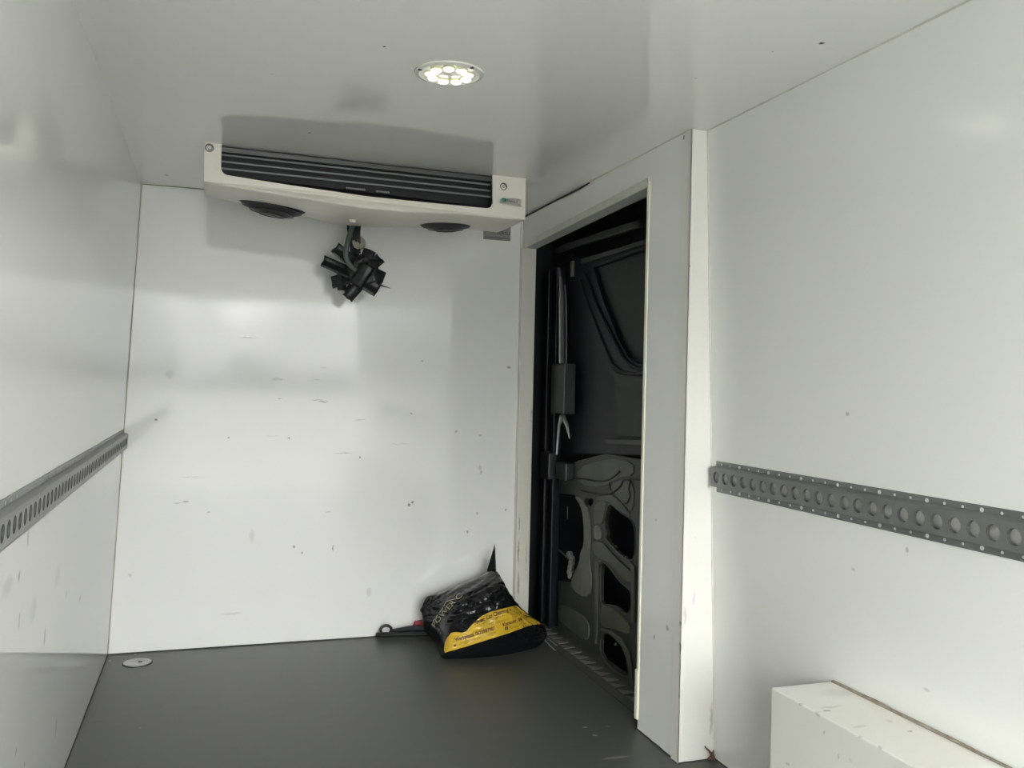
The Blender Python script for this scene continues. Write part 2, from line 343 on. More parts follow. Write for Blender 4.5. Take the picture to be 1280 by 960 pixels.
# open joint above the header
b = MB(); ps = [(D-.01, .006), (3.35, .005), (3.15, .004), (3.0, .006), (2.9, .006), (2.83, .002)]
for (y0, h0), (y1, h1) in zip(ps, ps[1:]):
    b.hexa([(XD-.0035, y0, H-.004-h0), (XD+.001, y0, H-.004-h0), (XD+.001, y1, H-.004-h1), (XD-.0035, y1, H-.004-h1), (XD-.0035, y0, H-.003), (XD+.001, y0, H-.003), (XD+.001, y1, H-.003), (XD-.0035, y1, H-.003)])
struct(b.build('trim_19', M['gap']))

# dark body cavity outside the doorway, outside ground
b = MB()
b.box((1.52, 2.2, -.12), (1.55, 3.9, H)); b.box((1.2, 3.87, -.12), (1.55, 3.9, H)); b.box((1.2525, 2.2, -.12), (1.55, 2.23, H)); b.box((1.25, 2.2, H-.01), (1.55, 3.9, H+.05)); b.box((1.2, D+.05, -.12), (1.2525, 3.9, H))
b.box((1.25, 2.2, -.16), (1.55, 3.9, -.12))
struct(b.build('wall_outer', M['shell']))
struct(MB().box((-60, -90, -.70), (60, 40, -.65)).build('ground', M['asphalt']))

# door sill: stepped, with a row of worn triangular treads
sl = struct(empty('trim_20', (1.30, 2.95, 0), None, None))
b = MB(); b.box((1.255, 2.387, -.06), (1.302, 3.60, -.006)); b.box((1.302, 2.387, -.06), (1.42, 3.60, -.014)); b.box((1.25, 2.387, -.11), (1.42, 3.60, -.06)); b.build('sill_plate', M['sill'], sl, bevel=.002)
for i in range(16):
    y = 2.50 + i*.066
    p = [(1.306, y+.002), (1.356, y+.012), (1.306, y+.056)]
    MB().add([(x, yy, -.015) for x, yy in p]+[(x, yy, -.011) for x, yy in p], [(2, 1, 0), (3, 4, 5), (0, 1, 4, 3), (1, 2, 5, 4), (2, 0, 3, 5)]).build('tread', M['tri'], sl)
bead('trim_21', (1.2515, 2.40, -.002), (1.2515, 3.49, -.002), .0035, M['gap'])

# ------------------------------------------------------------------ sliding door behind the opening
DX = 1.385
door = struct(empty('door_1', (DX, 3.1, 0), None, None))
def dp(lst, z=None, sc=None, o=(0, 0), x=DX):          # crop px -> (y, z) on the door plane
    out = []
    for p in lst:
        q = (o[0]+p[0]/sc, o[1]+p[1]/sc) if sc else p
        v = at(q, 0, x); out.append((v.y, v.z))
    return out
def dplate(name, outer, holes, x, th, m, parent=door, bev=.003):
    vs, fs = plate(outer, holes, th, bev)
    return part([(x+v.z, v.x, v.y) for v in vs], fs, name, m, parent)
MB().box((1.455, 2.3, -.05), (1.47, 3.85, H-.02)).build('outer_skin', M['paint'], door)
Z4 = dict(sc=6.0, o=(660, 560)); Z5 = dict(sc=4.8, o=(660, 700)); Z6 = dict(sc=5.333, o=(660, 240)); Z7 = dict(sc=4.8, o=(660, 400))
# upper inner panel with the blanked window
up = [(715, 316), (720, 322), (742, 322), (808, 300), (812, 300), (812, 560), (715, 566)]
win = [(744, 335), (812, 311), (812, 457), (799, 455), (789, 448), (776, 425), (757, 378)]
y2 = lambda L_: dp(L_)
up = [(715, 316), (720, 322), (742, 322), (808, 300), (845, 290), (845, 570), (715, 566)]
win = [(744, 335), (830, 304), (830, 458), (799, 455), (789, 448), (776, 425), (757, 378)]
dplate('upper_frame', y2(up), [y2(win)], DX, .016, M['paint'], bev=0)
dplate('window_panel', y2([(738, 325), (840, 290), (840, 464), (795, 462), (780, 452), (766, 425), (748, 378)]), [], DX+.014, .008, M['panel2'], bev=0)
b = MB()
for pl_, r in (([(726, 350), (737, 385), (750, 418), (766, 455), (780, 466), (796, 467), (810, 466)], .006), ([(733, 343), (745, 378), (765, 418), (780, 447), (789, 457), (800, 461), (812, 461)], .008)):
    q = [at(p, 0, DX-.010) for p in pl_]; b.tube(q, r, 8)
b.build('window_surround', M['paint'], door, smooth=True)
b = MB()
for pl_, r in (([(742, 331), (812, 307)], .004),): b.tube([at(p, 0, DX-.012) for p in pl_], r, 8)
b.build('window_seal', M['black'], door, smooth=True)
dplate('roof_rail', y2([(705, 312), (716, 306), (812, 275), (812, 285), (716, 313), (706, 317)]), [], DX-.03, .02, M['primer2'])
dplate('track', y2([(732, 324), (812, 300), (812, 306), (732, 330)]), [], DX-.015, .012, M['primer2'])
dplate('rear_panel', y2([(771, 462), (779, 468), (800, 471), (835, 471), (835, 547), (777, 546), (776, 500)]), [], DX-.012, .010, M['panel2'])
b = MB(); b.tube([at(p, 0, DX-.012) for p in [(787, 535), (790, 543), (799, 544)]], .003, 6); b.build('pressed_corner', M['black'], door)
dplate('waist_ledge', y2([(764, 549), (812, 550), (812, 557), (766, 555)]), [], DX-.012, .03, M['primer2'])
# lower skeleton, thin grey primer with big openings
Z9 = dict(sc=2.824, o=(660, 560))
outer = dp([(118, 62), (275, 20), (290, 22), (345, 30), (440, 45), (440, 880), (380, 860), (110, 640), (113, 470), (158, 474), (170, 432), (190, 402), (190, 366), (206, 340), (204, 260), (195, 205), (170, 165), (112, 160)], **Z9)
Ai = dp([(203, 180), (238, 178), (236, 196), (226, 208), (212, 205)], **Z9)
B = dp([(296, 190), (330, 226), (386, 258), (388, 345), (380, 402), (345, 385), (318, 362), (280, 320), (286, 300), (275, 270), (283, 222)], **Z9)
Cc = dp([(268, 395), (300, 427), (330, 470), (355, 490), (374, 508), (372, 572), (350, 592), (318, 558), (290, 552), (263, 558), (261, 470)], **Z9)
Dd = dp([(262, 650), (298, 654), (330, 676), (355, 712), (366, 752), (368, 826), (262, 742)], **Z9)
dplate('lower_frame', outer, [rounded(q, 1) for q in (Ai, B, Cc, Dd)], DX, .016, M['primer2'])
for q in (B, Cc, Dd):
    lp = rounded(q, 2); MB().tube([Vector((DX-.009, p[0], p[1])) for p in lp+lp[:1]], .0026, 6, cap=False).build('folded_edge', M['primer'], door, smooth=True)  # primer paler than the frame imitates light caught on the opening edges
def emb(name, pts, m, d=.010, rn=1): dplate(name, rounded(dp(pts, **Z9), rn) if rn else dp(pts, **Z9), [], DX-d, .008, m, bev=.0025)
emb('column', [(172, 170), (196, 174), (208, 205), (222, 214), (232, 300), (224, 385), (235, 470), (226, 528), (190, 520), (158, 484), (172, 440), (192, 404), (194, 368), (209, 342), (207, 258), (197, 205)], M['rim'])
emb('column', [(244, 192), (292, 184), (282, 222), (274, 268), (258, 265), (242, 272)], M['primer'])
emb('column', [(246, 176), (300, 162), (330, 180), (384, 250), (330, 220), (296, 186), (262, 190)], M['primer'])
emb('brace', [(240, 330), (276, 332), (300, 362), (345, 408), (386, 440), (376, 482), (342, 452), (300, 402), (262, 390), (242, 362)], M['primer'], .013)
emb('column', [(242, 275), (262, 272), (272, 300), (268, 325), (244, 325)], M['rim'])
emb('column', [(246, 402), (258, 402), (256, 560), (252, 690), (243, 690), (246, 560)], M['primer'])
emb('pressed_pocket', [(115, 545), (165, 566), (226, 608), (224, 690), (165, 645), (114, 606)], M['primer'], .009, 2)
emb('pressed_pocket', [(262, 560), (300, 558), (345, 598), (372, 622), (368, 660), (320, 640), (264, 628)], M['primer'], .009)
emb('brace', [(268, 634), (300, 640), (345, 672), (372, 720), (384, 840), (374, 834), (362, 745), (345, 700), (300, 654), (266, 646)], M['primer'], .013, 0)
emb('brace', [(376, 400), (390, 420), (388, 620), (378, 610), (380, 500)], M['primer'], .013, 0)
emb('upper_pressing', [(180, 70), (300, 34), (384, 48), (384, 100), (330, 104), (270, 140), (190, 130)], M['primer'], .009)
emb('upper_pressing', [(300, 128), (340, 112), (384, 116), (384, 230), (350, 200), (322, 170)], M['primer'], .009)
def cable(pts, r, m, name, x=DX-.014, **Z):
    q = [at((Z['o'][0]+p[0]/Z['sc'], Z['o'][1]+p[1]/Z['sc']), 0, x) for p in pts]
    MB().tube(spline(q, 6), r, 7).build(name, m, door, smooth=True)
def spline(q, n):
    out = []
    for i in range(len(q)-1):
        p0, p1, p2, p3 = q[max(i-1, 0)], q[i], q[i+1], q[min(i+2, len(q)-1)]
        for k in range(n):
            t = k/n; out.append(.5*((2*p1)+(p2-p0)*t+(2*p0-5*p1+4*p2-p3)*t*t+(-p0+3*p1-3*p2+p3)*t**3))
    out.append(q[-1]); return out
cable([(340, 230), (430, 235), (520, 250), (600, 240), (650, 210), (690, 175)], .004, M['black'], 'wiring', **Z4)
cable([(400, 318), (480, 340), (560, 350), (630, 335), (690, 290), (730, 235), (850, 240)], .004, M['black'], 'wiring', **Z4)
cable([(770, 245), (758, 300), (765, 360), (745, 410), (725, 415)], .003, M['black'], 'wiring', **Z4)
cable([(612, 260), (618, 315)], .003, M['black'], 'wiring', **Z4)
cable([(205, 480), (200, 560), (200, 640), (205, 730), (260, 790), (300, 830)], .0035, M['chrome'], 'latch_rod', x=DX+.03, **Z4)
cable([(175, 455), (168, 620), (165, 780)], .0022, M['chrome'], 'latch_rod', x=DX+.02, **Z4)
cable([(296, 440), (296, 530)], .002, M['primer'], 'latch_rod', x=DX+.02, **Z4)
cable([(600, 715), (690, 800), (760, 850), (800, 920)], .006, M['cover'], 'latch_rod', x=DX+.01, **Z4)
lt = MB()
for k in range(6):
    c_ = at((660+(330+random.uniform(-18, 18))/6, 560+(800+k*32)/6), 0, DX+.012); lt.lathe(c_, [(.004, -.01), (.014, -.008), (.014, .008), (.004, .012)], axis=(1, .2, .4*math.sin(k)), n=10)
lt.build('door_lock', M['alu'], door, smooth=True)
for p in ((668, 742), (745, 820), (640, 820), (545, 855)):
    MB().lathe(at((660+p[0]/6, 560+p[1]/6), 0, DX-.008), [(.006, 0), (.006, -.006), (.002, -.008)], axis=(1, 0, 0), n=10).build('clip', M['bolt'], door)
for p in ((455, 490), (530, 505)):
    MB().lathe(at((660+p[0]/4.8, 700+p[1]/4.8), 0, DX+.055), [(.005, 0), (.005, -.006), (.002, -.008)], axis=(1, 0, 0), n=10).build('clip', M['alu'], door)
# leading edge of the door: guide rod, catch and lever
XG = 1.33
b = MB(); b.tube([at(p, 0, XG) for p in ((699, 335), (701, 352), (703, 380), (703, 420), (703, 456))], [.006, .012, .014, .014, .013], 10, flat=.6); b.tube([at(p, 0, XG-.006) for p in ((706, 356), (708, 380), (708, 456))], .003, 8)
b.build('guide_rod', M['rodgrey'], door, smooth=True)
b = MB(); b.tube([at(p, 0, XG-.012) for p in ((700, 345), (700, 380), (700, 456))], [.003, .005, .005], 8); b.build('guide_strip', M['rail'], door, smooth=True)
q0 = at((695, 455), 0, XG); q1 = at((710, 518), 0, XG)
MB().box((XG-.02, q1.y, q1.z), (XG+.03, q0.y, q0.z)).build('catch', M['paint2'], door, bevel=.004)
b = MB(); b.tube([at(p, 0, XG-.005) for p in ((703, 520), (699, 532), (697, 555), (696, 568))], [.012, .006, .005, .004], 8); b.tube([at(p, 0, XG+.004) for p in ((704, 520), (709, 532), (712, 548))], [.010, .008, .003], 8)
b.build('lever', M['chrome'], door, smooth=True)
b = MB(); q = at((714, 336), 0, XG); b.box((XG, q.y-.012, q.z-.03), (XG+.01, q.y+.012, q.z+.03)); b.build('hinge_tab', M['primer'], door, bevel=.002)
b = MB()
for px_ in (678, 688):
    q = at((px_, 600), 0, 1.36); b.box((1.36, q.y-.02, -.02), (1.40, q.y+.025, 1.5))
b.build('edge_channel', M['paint'], door, bevel=.006)
b = MB(); q = at((683, 580), 0, 1.34); b.box((1.33, q.y-.05, q.z-.06), (1.37, q.y+.05, q.z+.05)); q = at((700, 590), 0, 1.34); b.box((1.34, q.y-.06, q.z-.03), (1.38, q.y+.05, q.z+.04)); b.build('roller_arm', M['paint2'], door, bevel=.006)

# ------------------------------------------------------------------ wheel box
wb = empty('wheel_arch_box', (1.23, .9, 0), 'cream-white boxed-in wheel arch with chipped edges at the foot of the right wall', 'wheel arch box')
ZB = .372
b = MB(); b.hexa([(1.142, YB, 0), (xr(0)-.001, YB, 0), (xr(0)-.001, 1.643, 0), (1.142, 1.643, 0), (1.142, YB, ZB), (xr(ZB)-.004, YB, ZB), (xr(ZB)-.004, 1.643, ZB), (1.142, 1.643, ZB)])
b.build('box_shell', M['box'], wb, bevel=.003)
b = MB(); pts = [(1.64-.045*i) for i in range(45)]
b.tube([(xr(ZB)-.003, y, ZB+.001+random.uniform(-.0008, .0008)) for y in pts], [random.uniform(.003, .0055) for _ in pts], 7)
b.build('sealant_seam', M['rust'], wb)['label'] = 'rust-brown dirty seam along the wall'

# ------------------------------------------------------------------ cargo rails
PITCH_R = .0425
def rail(side, y_end, n, riv_n, phase, label, m, lip):
    if side > 0: fx = xr; K = KR; s = -1
    else: fx = xl; K = KL; s = 1
    up = Vector((K, 0, 1)).normalized(); out = Vector((s, 0, -s*K)).normalized()
    zc = .771
    O = Vector((fx(zc), y_end, zc))
    def P(t, h, d): return O + Vector((0, -t, 0)) + up*h + out*d
    root = empty('cargo_rail', P(n*PITCH_R/2, -.0415, 0), label, 'cargo rail', None)
    b = MB(); hc, hf, dd = .026, .0415, .016
    L_ = n*PITCH_R
    ext = .006
    for s0, s1 in ((-ext, 0), (0, L_)):
        pass
    # flanges and shoulders
    for sg in (1, -1):
        prof = [(sg*hf, 0), (sg*hf, .002), (sg*(hc+.003), .002), (sg*hc, dd-.001), (sg*(hc-.002), dd)]
        a = [P(0 if i < 3 else -.008, h, d) for i, (h, d) in enumerate(prof)]; c = [P(L_, h, d) for h, d in prof]
        k = len(prof); b.add(a+c, [(i, i+1, k+i+1, k+i) for i in range(k-1)])
    # web with round punched holes
    r = .0146; N = 20; hw = hc-.002
    for i in range(n):
        t0 = i*PITCH_R; tc_ = t0+PITCH_R/2; sq = []; ci = []; ci2 = []
        for k in range(N):
            a = 2*PI*(k+.5)/N; cx, cy = math.cos(a), math.sin(a)
            q = max(abs(cx)/(PITCH_R/2), abs(cy)/hw); sq.append(P(tc_+cx/q, cy/q, dd)); ci.append(P(tc_+cx*r, cy*r, dd)); ci2.append(P(tc_+cx*(r-.001), cy*(r-.001), dd-lip))
        b.cur = 0; b.add(sq+ci, [(k, (k+1) % N, N+(k+1) % N, N+k) for k in range(N)]); b.cur = 1; b.add(ci+ci2, [(k, (k+1) % N, N+(k+1) % N, N+k) for k in range(N)]); b.cur = 0
        for cx in (-1, 1):
            for cy in (-1, 1): pass
    # corner fillers of each cell (square corners between the ring samples)
    for i in range(n):
        tc_ = i*PITCH_R+PITCH_R/2
        for cx in (-1, 1):
            for cy in (-1, 1):
                ks = [2*PI*(k+.5)/N for k in range(N)]
                bx = []
                for a in ks:
                    x, y = math.cos(a), math.sin(a)
                    if x*cx > 0 and y*cy > 0:
                        q = max(abs(x)/(PITCH_R/2), abs(y)/hw); bx.append((x/q, y/q))
                e_ = [p for p in bx if abs(abs(p[0])-PITCH_R/2) < 1e-6]; f_ = [p for p in bx if abs(abs(p[1])-hw) < 1e-6]
                if e_ and f_:
                    p1 = max(e_, key=lambda p: abs(p[1])); p2 = max(f_, key=lambda p: abs(p[0]))
                    b.add([P(tc_+p1[0], p1[1], dd), P(tc_+cx*PITCH_R/2, cy*hw, dd), P(tc_+p2[0], p2[1], dd)], [(0, 1, 2)])
    # end lip
    b.add([P(0, -hw, dd), P(0, hw, dd), P(-.008, hw, dd), P(-.008, -hw, dd), P(-.008, hc, .004), P(-.008, -hc, .004)], [(0, 1, 2, 3), (3, 2, 4, 5)])
    b.build('rail_profile', m, root, mats=[m, M['hole']])
    for i in range(riv_n):
        t = i*PITCH_R+PITCH_R/2+.006
        for sg in (1, -1):
            big = (i % 3 == phase)
            c = P(t, sg*.0335, .002)
            q = MB()
            if big: q.lathe(c, [(.0042, 0), (.0042, .0010), (.0030, .0014), (.0026, .0006), (.0012, .0006)], axis=out, n=14)
            else: q.lathe(c, [(.0028, 0), (.0028, .001), (.0012, .0018)], axis=out, n=10)
            q.build('washer_screw' if big else 'rivet', M['rivet'] if side > 0 else M['rivet_l'], root, smooth=True)
    return root
rail(1, 2.112, 52, 26, 2, 'grey steel cargo rail with round holes on the right wall beside the doorway post', M['rail'], .006)
rail(-1, 3.505, 80, 48, 1, 'grey steel cargo rail with round holes running along the left wall', M['rail_l'], .015)

# ------------------------------------------------------------------ ceiling lamp
lc = Vector((.487, 1.965, H))
lamp = empty('ceiling_lamp', lc, 'round recessed lamp with a ring of lit LEDs in the white ceiling', 'ceiling lamp')
MB().lathe(lc, [(.078, 0), (.077, -.003), (.068, -.0055), (.064, -.003), (.030, -.003), (.026, -.0045), (.0, -.0045)], n=48).build('bezel', M['lensrim'], lamp, smooth=True)
for i in range(9):
    a = 2*PI*i/9+.25; c = lc+Vector((math.cos(a)*.043, math.sin(a)*.043, -.003))
    o = MB().lathe(c, [(.0130, 0), (.0130, -.003), (.0118, -.0035)], n=20).build('led_cup', M['yellowring'], lamp, smooth=True)
    MB().lathe(c+Vector((0, 0, -.003)), [(.0116, 0), (.0106, -.0025), (.007, -.0045), (.002, -.0055)], n=20).build('led', M['lamp'], lamp, smooth=True)
for p in ((525, 86.5), (590, 84.5)):
    q = at(p, 2, H-.004); MB().lathe((q.x, q.y, H-.003), [(.0045, 0), (.0045, -.003), (.002, -.0035)], n=12).build('screw', M['boltd'], lamp)

# ------------------------------------------------------------------ evaporator under the ceiling
def yf(x): return 2.822+.059*(x+.04)
ev = empty('evaporator_unit', (.48, 2.85, H), 'ivory cooling evaporator unit with dark grille mounted under the ceiling at the front', 'evaporator')
def interp(tab, x):
    for (a, va), (c, vc) in zip(tab, tab[1:]):
        if x <= c:
            t = max(0, (x-a)/(c-a)); t = t*t*(3-2*t) if False else t
            return va+(vc-va)*t
    return tab[-1][1]
zfold = [(-.05, 1.586), (.02, 1.581), (.134, 1.572), (.3, 1.559), (.427, 1.551), (.56, 1.551), (.712, 1.560), (.821, 1.563), (.99, 1.562)]
zback = [(-.05, 1.612), (.05, 1.600), (.28, 1.572), (.37, 1.552), (.45, 1.550), (.56, 1.553), (.68, 1.564), (.85, 1.570), (.99, 1.566)]
EX0, EX1 = -.040, .988
def bow(x): return .018*(1-((x-.474)/.514)**2)
# front plate with the U shaped opening
gx0, gx1 = .008, .868
def gbot(x): return interp([(.0, 1.611), (.2, 1.597), (.43, 1.585), (.65, 1.584), (.9, 1.586)], x)
out_ = [(EX0, H), (gx0, H)]
rc = .022
op = [(gx0, H)]+[(gx0, gbot(gx0)+rc)]+[(gx0+rc*(1-math.cos(a)), gbot(gx0+rc)+rc*(1-math.sin(a))) for a in [PI/2*k/6 for k in range(1, 7)]]
xs = [gx0+rc+(gx1-gx0-2*rc)*k/30 for k in range(1, 30)]
op += [(x, gbot(x)) for x in xs]+[(gx1-rc+rc*math.sin(a), gbot(gx1)+rc*(1-math.cos(a))) for a in [PI/2*k/6 for k in range(0, 7)]]+[(gx1, H)]
bot = [(EX1-(EX1-EX0)*k/40, interp(zfold, EX1-(EX1-EX0)*k/40)) for k in range(41)]
outl = op+[(EX1, H)]+bot+[(EX0, H)]
vs, fs = plate(outl, [], .008, 0)
hb = MB(); hb.add([(v.x, yf(v.x)-bow(v.x)*max(0, min(1, (H-v.y)/.13))+v.z, v.y) for v in vs], fs)
# under-shell: fold rolls under to the back edge, sides and back
N = 44; rows = []
for k in range(N+1):
    x = EX0+(EX1-EX0)*k/N; f0 = interp(zfold, x); bk = interp(zback, x); yy = yf(x)-bow(x)*max(0, min(1, (H-f0)/.13))-.004
    edge = min(1, min(k, N-k)/2+.25)
    rows.append([(x, yy, f0+.001), (x, yy+.004, f0-.004*edge), (x, yy+.03, f0-.008*edge+(bk-f0)*.05), (x, yy+.12, f0+(bk-f0)*.35-.010*edge), (x, yy+.24, f0+(bk-f0)*.7-.006*edge), (x, 3.19, bk), (x, 3.20, bk+.008), (x, 3.20, H-.002)])
m_ = len(rows[0]); vv = [p for r_ in rows for p in r_]
hb.add(vv, [(i*m_+j, (i+1)*m_+j, (i+1)*m_+j+1, i*m_+j+1) for i in range(N) for j in range(m_-1)])
for r_ in (rows[0], rows[-1]):
    hb.add(r_+[(r_[0][0], r_[0][1], H-.002)], [tuple(range(m_+1))])
hb.build('housing', M['ivory'], ev, smooth=True)
MB().hexa([(gx0-.012, yf(gx0)+.055, 1.622), (gx1+.012, yf(gx1)+.055, 1.59), (gx1+.012, yf(gx1)+.2, 1.59), (gx0-.012, yf(gx0)+.2, 1.622), (gx0-.012, yf(gx0)+.055, H), (gx1+.012, yf(gx1)+.055, H), (gx1+.012, yf(gx1)+.2, H), (gx0-.012, yf(gx0)+.2, H)]).build('coil_block', M['coil'], ev)
cvr = MB(); cvr.hexa([(gx0-.012, yf(gx0)+.008, 1.679), (gx1+.012, yf(gx1)+.008, 1.679), (gx1+.012, yf(gx1)+.06, 1.690), (gx0-.012, yf(gx0)+.06, 1.690), (gx0-.012, yf(gx0)+.006, 1.697), (gx1+.012, yf(gx1)+.006, 1.697), (gx1+.012, yf(gx1)+.06, 1.697), (gx0-.012, yf(gx0)+.06, 1.697)])
cvr.build('cover_strip', M['cover'], ev, bevel=.003)
cvr = MB(); cvr.hexa([(gx0-.010, yf(gx0)+.008, 1.600), (gx1+.010, yf(gx1)+.008, 1.575), (gx1+.010, yf(gx1)+.056, 1.592), (gx0-.010, yf(gx0)+.056, 1.613), (gx0-.010, yf(gx0)+.008, 1.605), (gx1+.010, yf(gx1)+.008, 1.580), (gx1+.010, yf(gx1)+.056, 1.604), (gx0-.010, yf(gx0)+.056, 1.624)])
cvr.build('drip_tray', M['black'], ev)
for z0, z1, a0, a1 in ((1.677, 1.674, 0, 1), (1.6565, 1.6535, 0, 1), (1.636, 1.633, 0, 1), (1.6150, 1.6145, .44, .51), (1.6143, 1.6138, .55, .60)):
    tb = MB(); A0 = Vector((gx0-.01+(gx1-gx0+.02)*a0, yf(gx0)+.030+.05*a0, z0)); A1 = Vector((gx0-.01+(gx1-gx0+.02)*a1, yf(gx0)+.030+.05*a1, z1))
    tb.tube([A0, A1], .0016, 8)
    nn = int(150*(a1-a0))
    for i in range(nn):
        c = A0.lerp(A1, (i+.5)/nn); tb.box((c.x-.0014, c.y-.0026, c.z-.0030), (c.x+.0014, c.y+.0026, c.z+.0030))
    tb.build('coil_tube', M['tube'], ev)
for p in ((262, 188), (632, 231.5)):
    q = at(p, 1, 2.85); q.y = yf(q.x)-bow(q.x)*.3-.004
    o = MB().lathe(q, [(.0125, .001), (.0125, -.002), (.0100, -.003), (.0090, .000), (.0075, .000)], axis=(0, 1, 0), n=20).build('washer', M['bolt'], ev, smooth=True)
    MB().lathe(q+Vector((0, -.001, 0)), [(.0060, 0), (.0055, -.006), (.0035, -.006), (.0028, -.002)], axis=(0, 1, 0), n=6).build('bolt', M['alu'], ev)
# fans bulging under the back of the unit
for (cx, hw_, dip, nm) in ((.172, .128, .046, 0), (.765, .115, .034, 1)):
    b = MB(); yb = 3.07; zt = interp(zback, cx)+.012
    ring = 36; prof = [(1, 0), (.93, .18), (.8, .42), (.6, .72), (.35, .93), (.12, 1.0)]
    vs = []; fs = []
    tilt = (interp(zback, cx+hw_)-interp(zback, cx-hw_))/(2*hw_)
    for r_, h in prof:
        for k in range(ring):
            a = 2*PI*k/ring; x = hw_*r_*math.cos(a); y = .10*r_*math.sin(a)
            vs.append((cx+x, yb+y+.02, zt-.004+tilt*x-dip*h))
    for i in range(len(prof)-1):
        for k in range(ring): fs.append((i*ring+k, i*ring+(k+1) % ring, (i+1)*ring+(k+1) % ring, (i+1)*ring+k))
    fs.append(tuple(range((len(prof)-1)*ring, len(prof)*ring)))
    fan = b.add(vs, fs).build('fan_guard', M['black'], ev, smooth=True)
    g = MB()
    for r_, h in ((.93, .18), (.75, .50), (.55, .78), (.33, .95)):
        g.tube([(cx+hw_*r_*math.cos(2*PI*k/28), yb+.02+.10*r_*math.sin(2*PI*k/28), zt-.004+tilt*hw_*r_*math.cos(2*PI*k/28)-dip*h-.002) for k in range(29)], .0016, 6, cap=False)
    g.build('guard_ring', M['cover'], fan)
MB().lathe((.432, 3.04, 1.555), [(.020, .02), (.018, -.004), (.012, -.012), (.010, -.020)], n=18).build('drain_spout', M['ivory'], ev, smooth=True)
# printed sticker on the right end of the front face
def on_front(vs, fs, name, m, x, z, parent, dy=.0052, rot=-.07):
    cs, sn = math.cos(rot), math.sin(rot)
    out = []
    for v in vs:
        X = x+v.x*cs-v.y*sn; Z = z+v.x*sn+v.y*cs
        out.append((X, yf(X)-bow(X)*max(0, min(1, (H-Z)/.13))-dy, Z))
    return part(out, fs, name, m, parent)
sx, sz = .892, 1.620
st = on_front(*plate([(0, 0), (.080, 0), (.080, .028), (0, .028)], [], .0004), 'sticker', M['sticker'], sx, sz-.014, ev, .0046)
on_front(*text_mesh('VERINC.T', .0110), 'sticker_lettering', M['black_ink'], sx+.020, sz-.004, st, .0052)
on_front(*plate([(.003, .004), (.012, .001), (.024, .003), (.026, .010), (.018, .015), (.008, .012)], [], .0002), 'sticker_emblem', M['teal'], sx, sz-.006, st, .0050)
on_front(*text_mesh('co', .011), 'sticker_lettering', M['greyink'], sx+.001, sz-.002, st, .0052)

# ------------------------------------------------------------------ hanging cable end wrapped in tape
YH = 3.36
Pc = at((452, 336), 1, YH)
hb_ = empty('taped_cable_bundle', at((442, 282), 1, YH), 'splayed black tape strips around a cable end hanging below the evaporator', 'cable bundle')
PXM = (Pc-CAM).length/FPX*1.0
def hz(p, dy=0.0): q = at((380+p[0]/7.385, 260+p[1]/7.385), 1, YH+dy); return q
strips = [((285, 362), (520, 560), 112, -.005), ((172, 487), (430, 600), 108, .010), ((255, 690), (430, 640), 112, .018), ((345, 560), (350, 760), 84, .026), ((398, 835), (560, 650), 108, -.014), ((392, 785), (450, 720), 74, .014),
          ((684, 762), (480, 640), 134, -.020), ((738, 655), (540, 560), 124, .0), ((708, 462), (500, 640), 104, -.008), ((610, 385), (520, 600), 118, .012), ((440, 400), (500, 600), 120, .02), ((400, 600), (600, 520), 130, -.026),
          ((610, 700), (520, 470), 150, -.032), ((690, 560), (430, 520), 150, -.016), ((470, 720), (600, 520), 140, -.036)]
for i, (en, st0, wd, dy) in enumerate(strips):
    en = Vector(en); cz = Vector(st0); d = (en-cz); L_ = d.length; d.normalize(); n_ = Vector((-d.y, d.x)); vs = []; nseg = 9
    ph = random.uniform(0, 6)
    for k in range(nseg+1):
        t = k/nseg; c = cz+d*L_*t
        for j in range(5):
            u = j/4-.5
            cr = .008*math.sin(3.2*t+ph)+.007*math.cos(u*4+ph)+dy - .010*(1-t)
            jag = (random.uniform(-6, 6) if k == nseg else 0)
            vs.append(hz(c+n_*(wd*u)+d*jag, cr))
    fs = [(k*5+j, k*5+j+1, (k+1)*5+j+1, (k+1)*5+j) for k in range(nseg) for j in range(4)]
    o = MB().add(vs, fs).build('tape_strip', M['tape'], hb_, smooth=True)
    s_ = o.modifiers.new('solid', 'SOLIDIFY'); s_.thickness = .0012
b = MB(); rr = []
for k in range(7): rr.append(hz((520+math.sin(k*1.3)*10, 430+k*40), -.012))
b.tube(rr, [.010, .018, .022, .024, .022, .016, .008], 12); b.build('tape_wrap', M['tape'], hb_, smooth=True)
b = MB(); b.tube([hz((700, 712), -.01), hz((750, 726), -.012), (hz((800, 742), -.015))], [.004, .0022, .0008], 6); b.build('tape_strand', M['tape'], hb_)
b = MB(); b.tube(spline([Vector((.455, 3.205, 1.60)), Vector((.455, 3.28, 1.60)), hz((462, 130), -.03), hz((430, 220), -.045), hz((398, 340), -.05), hz((388, 440), -.05), hz((420, 520), -.046), hz((480, 575), -.04)], 6), [.0095]*43, 12); b.build('hose', M['hose'], hb_, smooth=True)
b = MB()
for x0, x1 in ((486, 452), (500, 478), (512, 508), (405, 425)):
    b.tube(spline([Vector((.465, 3.205, 1.59)), Vector((.465+(x0-490)*.0003, 3.28, 1.59)), hz((x0, 135), 0), hz(((x0+x1)/2-3, 220), -.004), hz((x1, 310 if x0 != 405 else 230), 0), hz((x1 if x0 != 405 else 440, 420), .0)], 5), .0055, 8)
b.build('cable', M['black'], hb_, smooth=True)
b = MB(); cc = hz((498, 322), .012); b.lathe(cc, [(.012, -.012), (.026, -.012), (.030, 0), (.026, .012), (.012, .012)], axis=(.25, -.8, .5), n=24); b.build('foam_collar', M['foam'], hb_, smooth=True)

